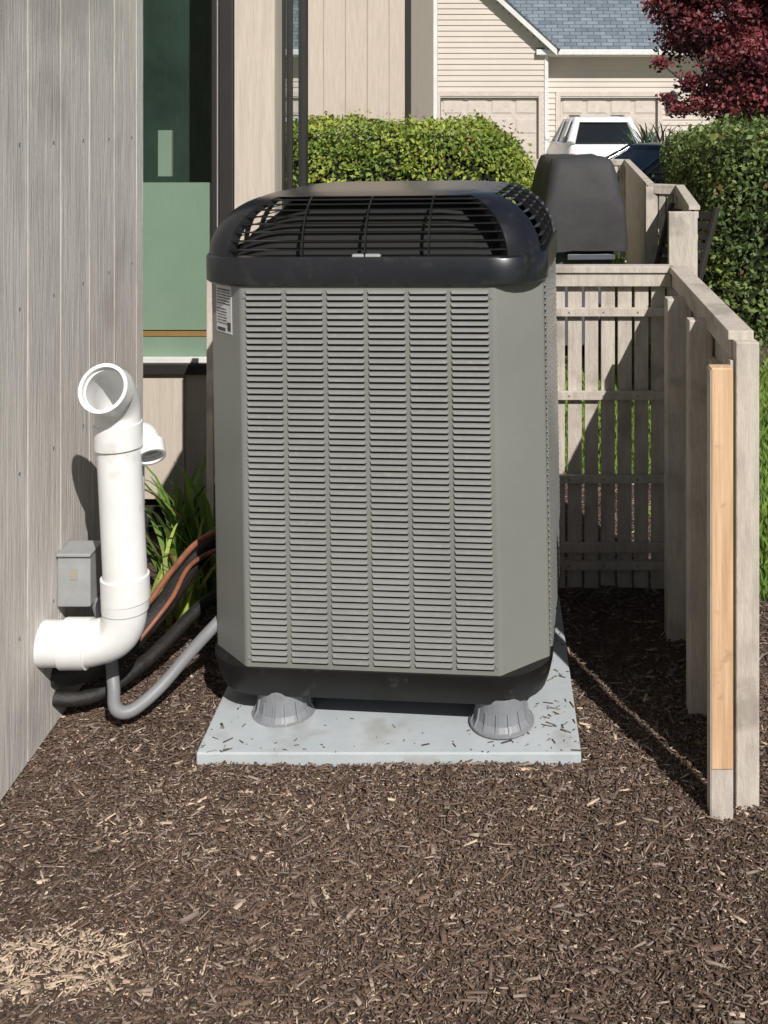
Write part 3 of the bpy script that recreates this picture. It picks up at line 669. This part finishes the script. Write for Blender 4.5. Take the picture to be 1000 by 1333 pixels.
# ---------------------------------------------------------------- cars
def car(name,loc,rot,paint,L_=4.4,W=1.82,Hh=1.62,suv=True):
    c=empty(name,loc,(0,0,R(rot)))
    hw=W/2; belt=Hh*(.64 if suv else .6)
    prof=[(-L_/2,.35,belt*.80,.80),(-L_/2+.08,.28,belt*.95,.92),(-L_/2+.5,.22,belt*1.0,1),(0,.20,belt*1.0,1),(L_/2-1.2,.22,belt*.98,1),(L_/2-.3,.26,belt*.82,.95),(L_/2-.05,.32,belt*.70,.86),(L_/2,.38,belt*.6,.78)]
    V=[];Fc=[]
    for (y,z0,z1,w) in prof:
        for (fx,fz) in ((-.9,0),(-1,.15),(-1,.7),(-.93,.97),(-.8,1),(.8,1),(.93,.97),(1,.7),(1,.15),(.9,0)):
            V.append((fx*hw*w,y,z0+(z1-z0)*fz))
    n_=10
    for l in range(len(prof)-1):
        for i in range(n_): Fc.append((l*n_+i,(l+1)*n_+i,(l+1)*n_+(i+1)%n_,l*n_+(i+1)%n_))
    Fc.append(tuple(range(n_))); Fc.append(tuple((len(prof)-1)*n_+i for i in range(n_))[::-1])
    mesh('body',V,Fc,paint,c,smooth=True,bevel=.02)
    yb0=-L_/2+.12; yt0=-L_/2+(.5 if suv else .9); yt1=L_/2-(2.0 if suv else 2.1); yb1=L_/2-1.25
    zb=belt*.97; zt=Hh-.05; tw=.66 if suv else .72
    V=[(-hw*.90,yb0,zb),(hw*.90,yb0,zb),(hw*.90,yb1,zb),(-hw*.90,yb1,zb),(-hw*tw,yt0,zt),(hw*tw,yt0,zt),(hw*tw,yt1,zt),(-hw*tw,yt1,zt)]
    mesh('windows',V,BF,M['carglass'],c,bevel=.03)
    lofted('roof',[(Hh-.13,rrect(hw*(tw+.05),(yt1-yt0)/2+.12,.12,5,3)),(Hh-.06,rrect(hw*(tw+.03),(yt1-yt0)/2+.09,.12,5,3)),(Hh-.02,rrect(hw*(tw-.06),(yt1-yt0)/2,.12,5,3)),(Hh,rrect(hw*(tw-.25),(yt1-yt0)/2-.2,.12,5,3))],paint,c).location=(0,(yt0+yt1)/2,0)
    def pil(p,q,w=.045): cyl_between('pillar',p,q,w,w*.8,paint,c,8)
    for s in (-1,1):
        pil((s*hw*.86,yb0,belt*.97),(s*hw*(tw-.02),yt0,Hh-.06),.10 if suv else .07); pil((s*hw*.89,yb1,belt*.95),(s*hw*(tw-.01),yt1,Hh-.06))
        pil((s*hw*.90,-.05,belt*.97),(s*hw*(tw+.01),-.05,Hh-.06)); pil((s*hw*.90,-1.15,belt*.97),(s*hw*(tw+.01),-1.1,Hh-.06),.06)
        if suv: boxes('roof_rail',[(s*hw*.56-.02,s*hw*.56+.02,yt0+.1,yt1-.1,Hh-.01,Hh+.03)],M['conduit'],c,bevel=.01)
        boxes('mirror',[(min(s*hw*1.0,s*hw*1.16),max(s*hw*1.0,s*hw*1.16),yb1-.35,yb1-.22,belt*.98,belt*1.13)],paint,c,bevel=.03)
        for yy in (-L_/2+.82,L_/2-.88):
            cyl_between('wheel',(s*hw*.80,yy,.33),(s*hw*1.0,yy,.33),.33,.33,M['rubber'],c,24)
            cyl_between('hub',(s*hw*.99,yy,.33),(s*hw*1.01,yy,.33),.2,.19,M['chrome'],c,16)
        boxes('tail_light',[(min(s*hw*.66,s*hw*.88),max(s*hw*.66,s*hw*.88),-L_/2-.01,-L_/2+.10,belt*.62,belt*.76)],M['red'],c,bevel=.02)
        boxes('head_light',[(min(s*hw*.5,s*hw*.80),max(s*hw*.5,s*hw*.80),L_/2-.14,L_/2-.02,belt*.52,belt*.66)],M['chrome'],c,bevel=.02)
    boxes('bumper',[(-hw*.88,hw*.88,-L_/2-.05,-L_/2+.1,.38,.58),(-hw*.85,hw*.85,L_/2-.12,L_/2+.03,.34,.5)],M['rubber'],c,bevel=.04)
    boxes('license_plate',[(-.2,.2,-L_/2-.012,-L_/2+.02,belt*.60,belt*.72)],M['white'],c,bevel=.005)
    return c
car('parked_suv',(2.38,25.8,0),4,M['carw'],4.3,1.80,1.60)
car('parked_car',(3.95,19.2,0),-62,M['card'],4.4,1.8,1.14,False)

# ---------------------------------------------------------------- light
w=bpy.data.worlds.new('World'); scene.world=w; w.use_nodes=True
nt=w.node_tree; sk=nt.nodes.new('ShaderNodeTexSky'); sk.sky_type='NISHITA'; sk.sun_disc=False
EL,AZ=41,156
sk.sun_elevation=R(EL); sk.sun_rotation=R(AZ)
nt.links.new(sk.outputs[0],nt.nodes['Background'].inputs[0]); nt.nodes['Background'].inputs[1].default_value=.05
sl=bpy.data.lights.new('sun','SUN'); sl.energy=5.0; sl.angle=R(.53); sl.color=(1,.96,.91)
so=bpy.data.objects.new('sun',sl); COL.objects.link(so)
d=-Vector((math.sin(R(AZ))*math.cos(R(EL)),math.cos(R(AZ))*math.cos(R(EL)),math.sin(R(EL))))
so.rotation_euler=d.to_track_quat('-Z','Y').to_euler(); so.location=(3,-6,8)
# ---------------------------------------------------------------- camera
cam=bpy.data.cameras.new('camera'); co=bpy.data.objects.new('camera',cam); COL.objects.link(co)
co.location=(0,0,CH); co.rotation_euler=(R(90),0,0)
cam.sensor_fit='HORIZONTAL'; cam.sensor_width=36; cam.lens=36*F/1000; cam.shift_x=-.14; cam.shift_y=-(666.5-150)/1000
cam.clip_end=500; cam.clip_start=.05
scene.camera=co
scene.view_settings.view_transform='Standard'; scene.view_settings.look='None'; scene.view_settings.exposure=0
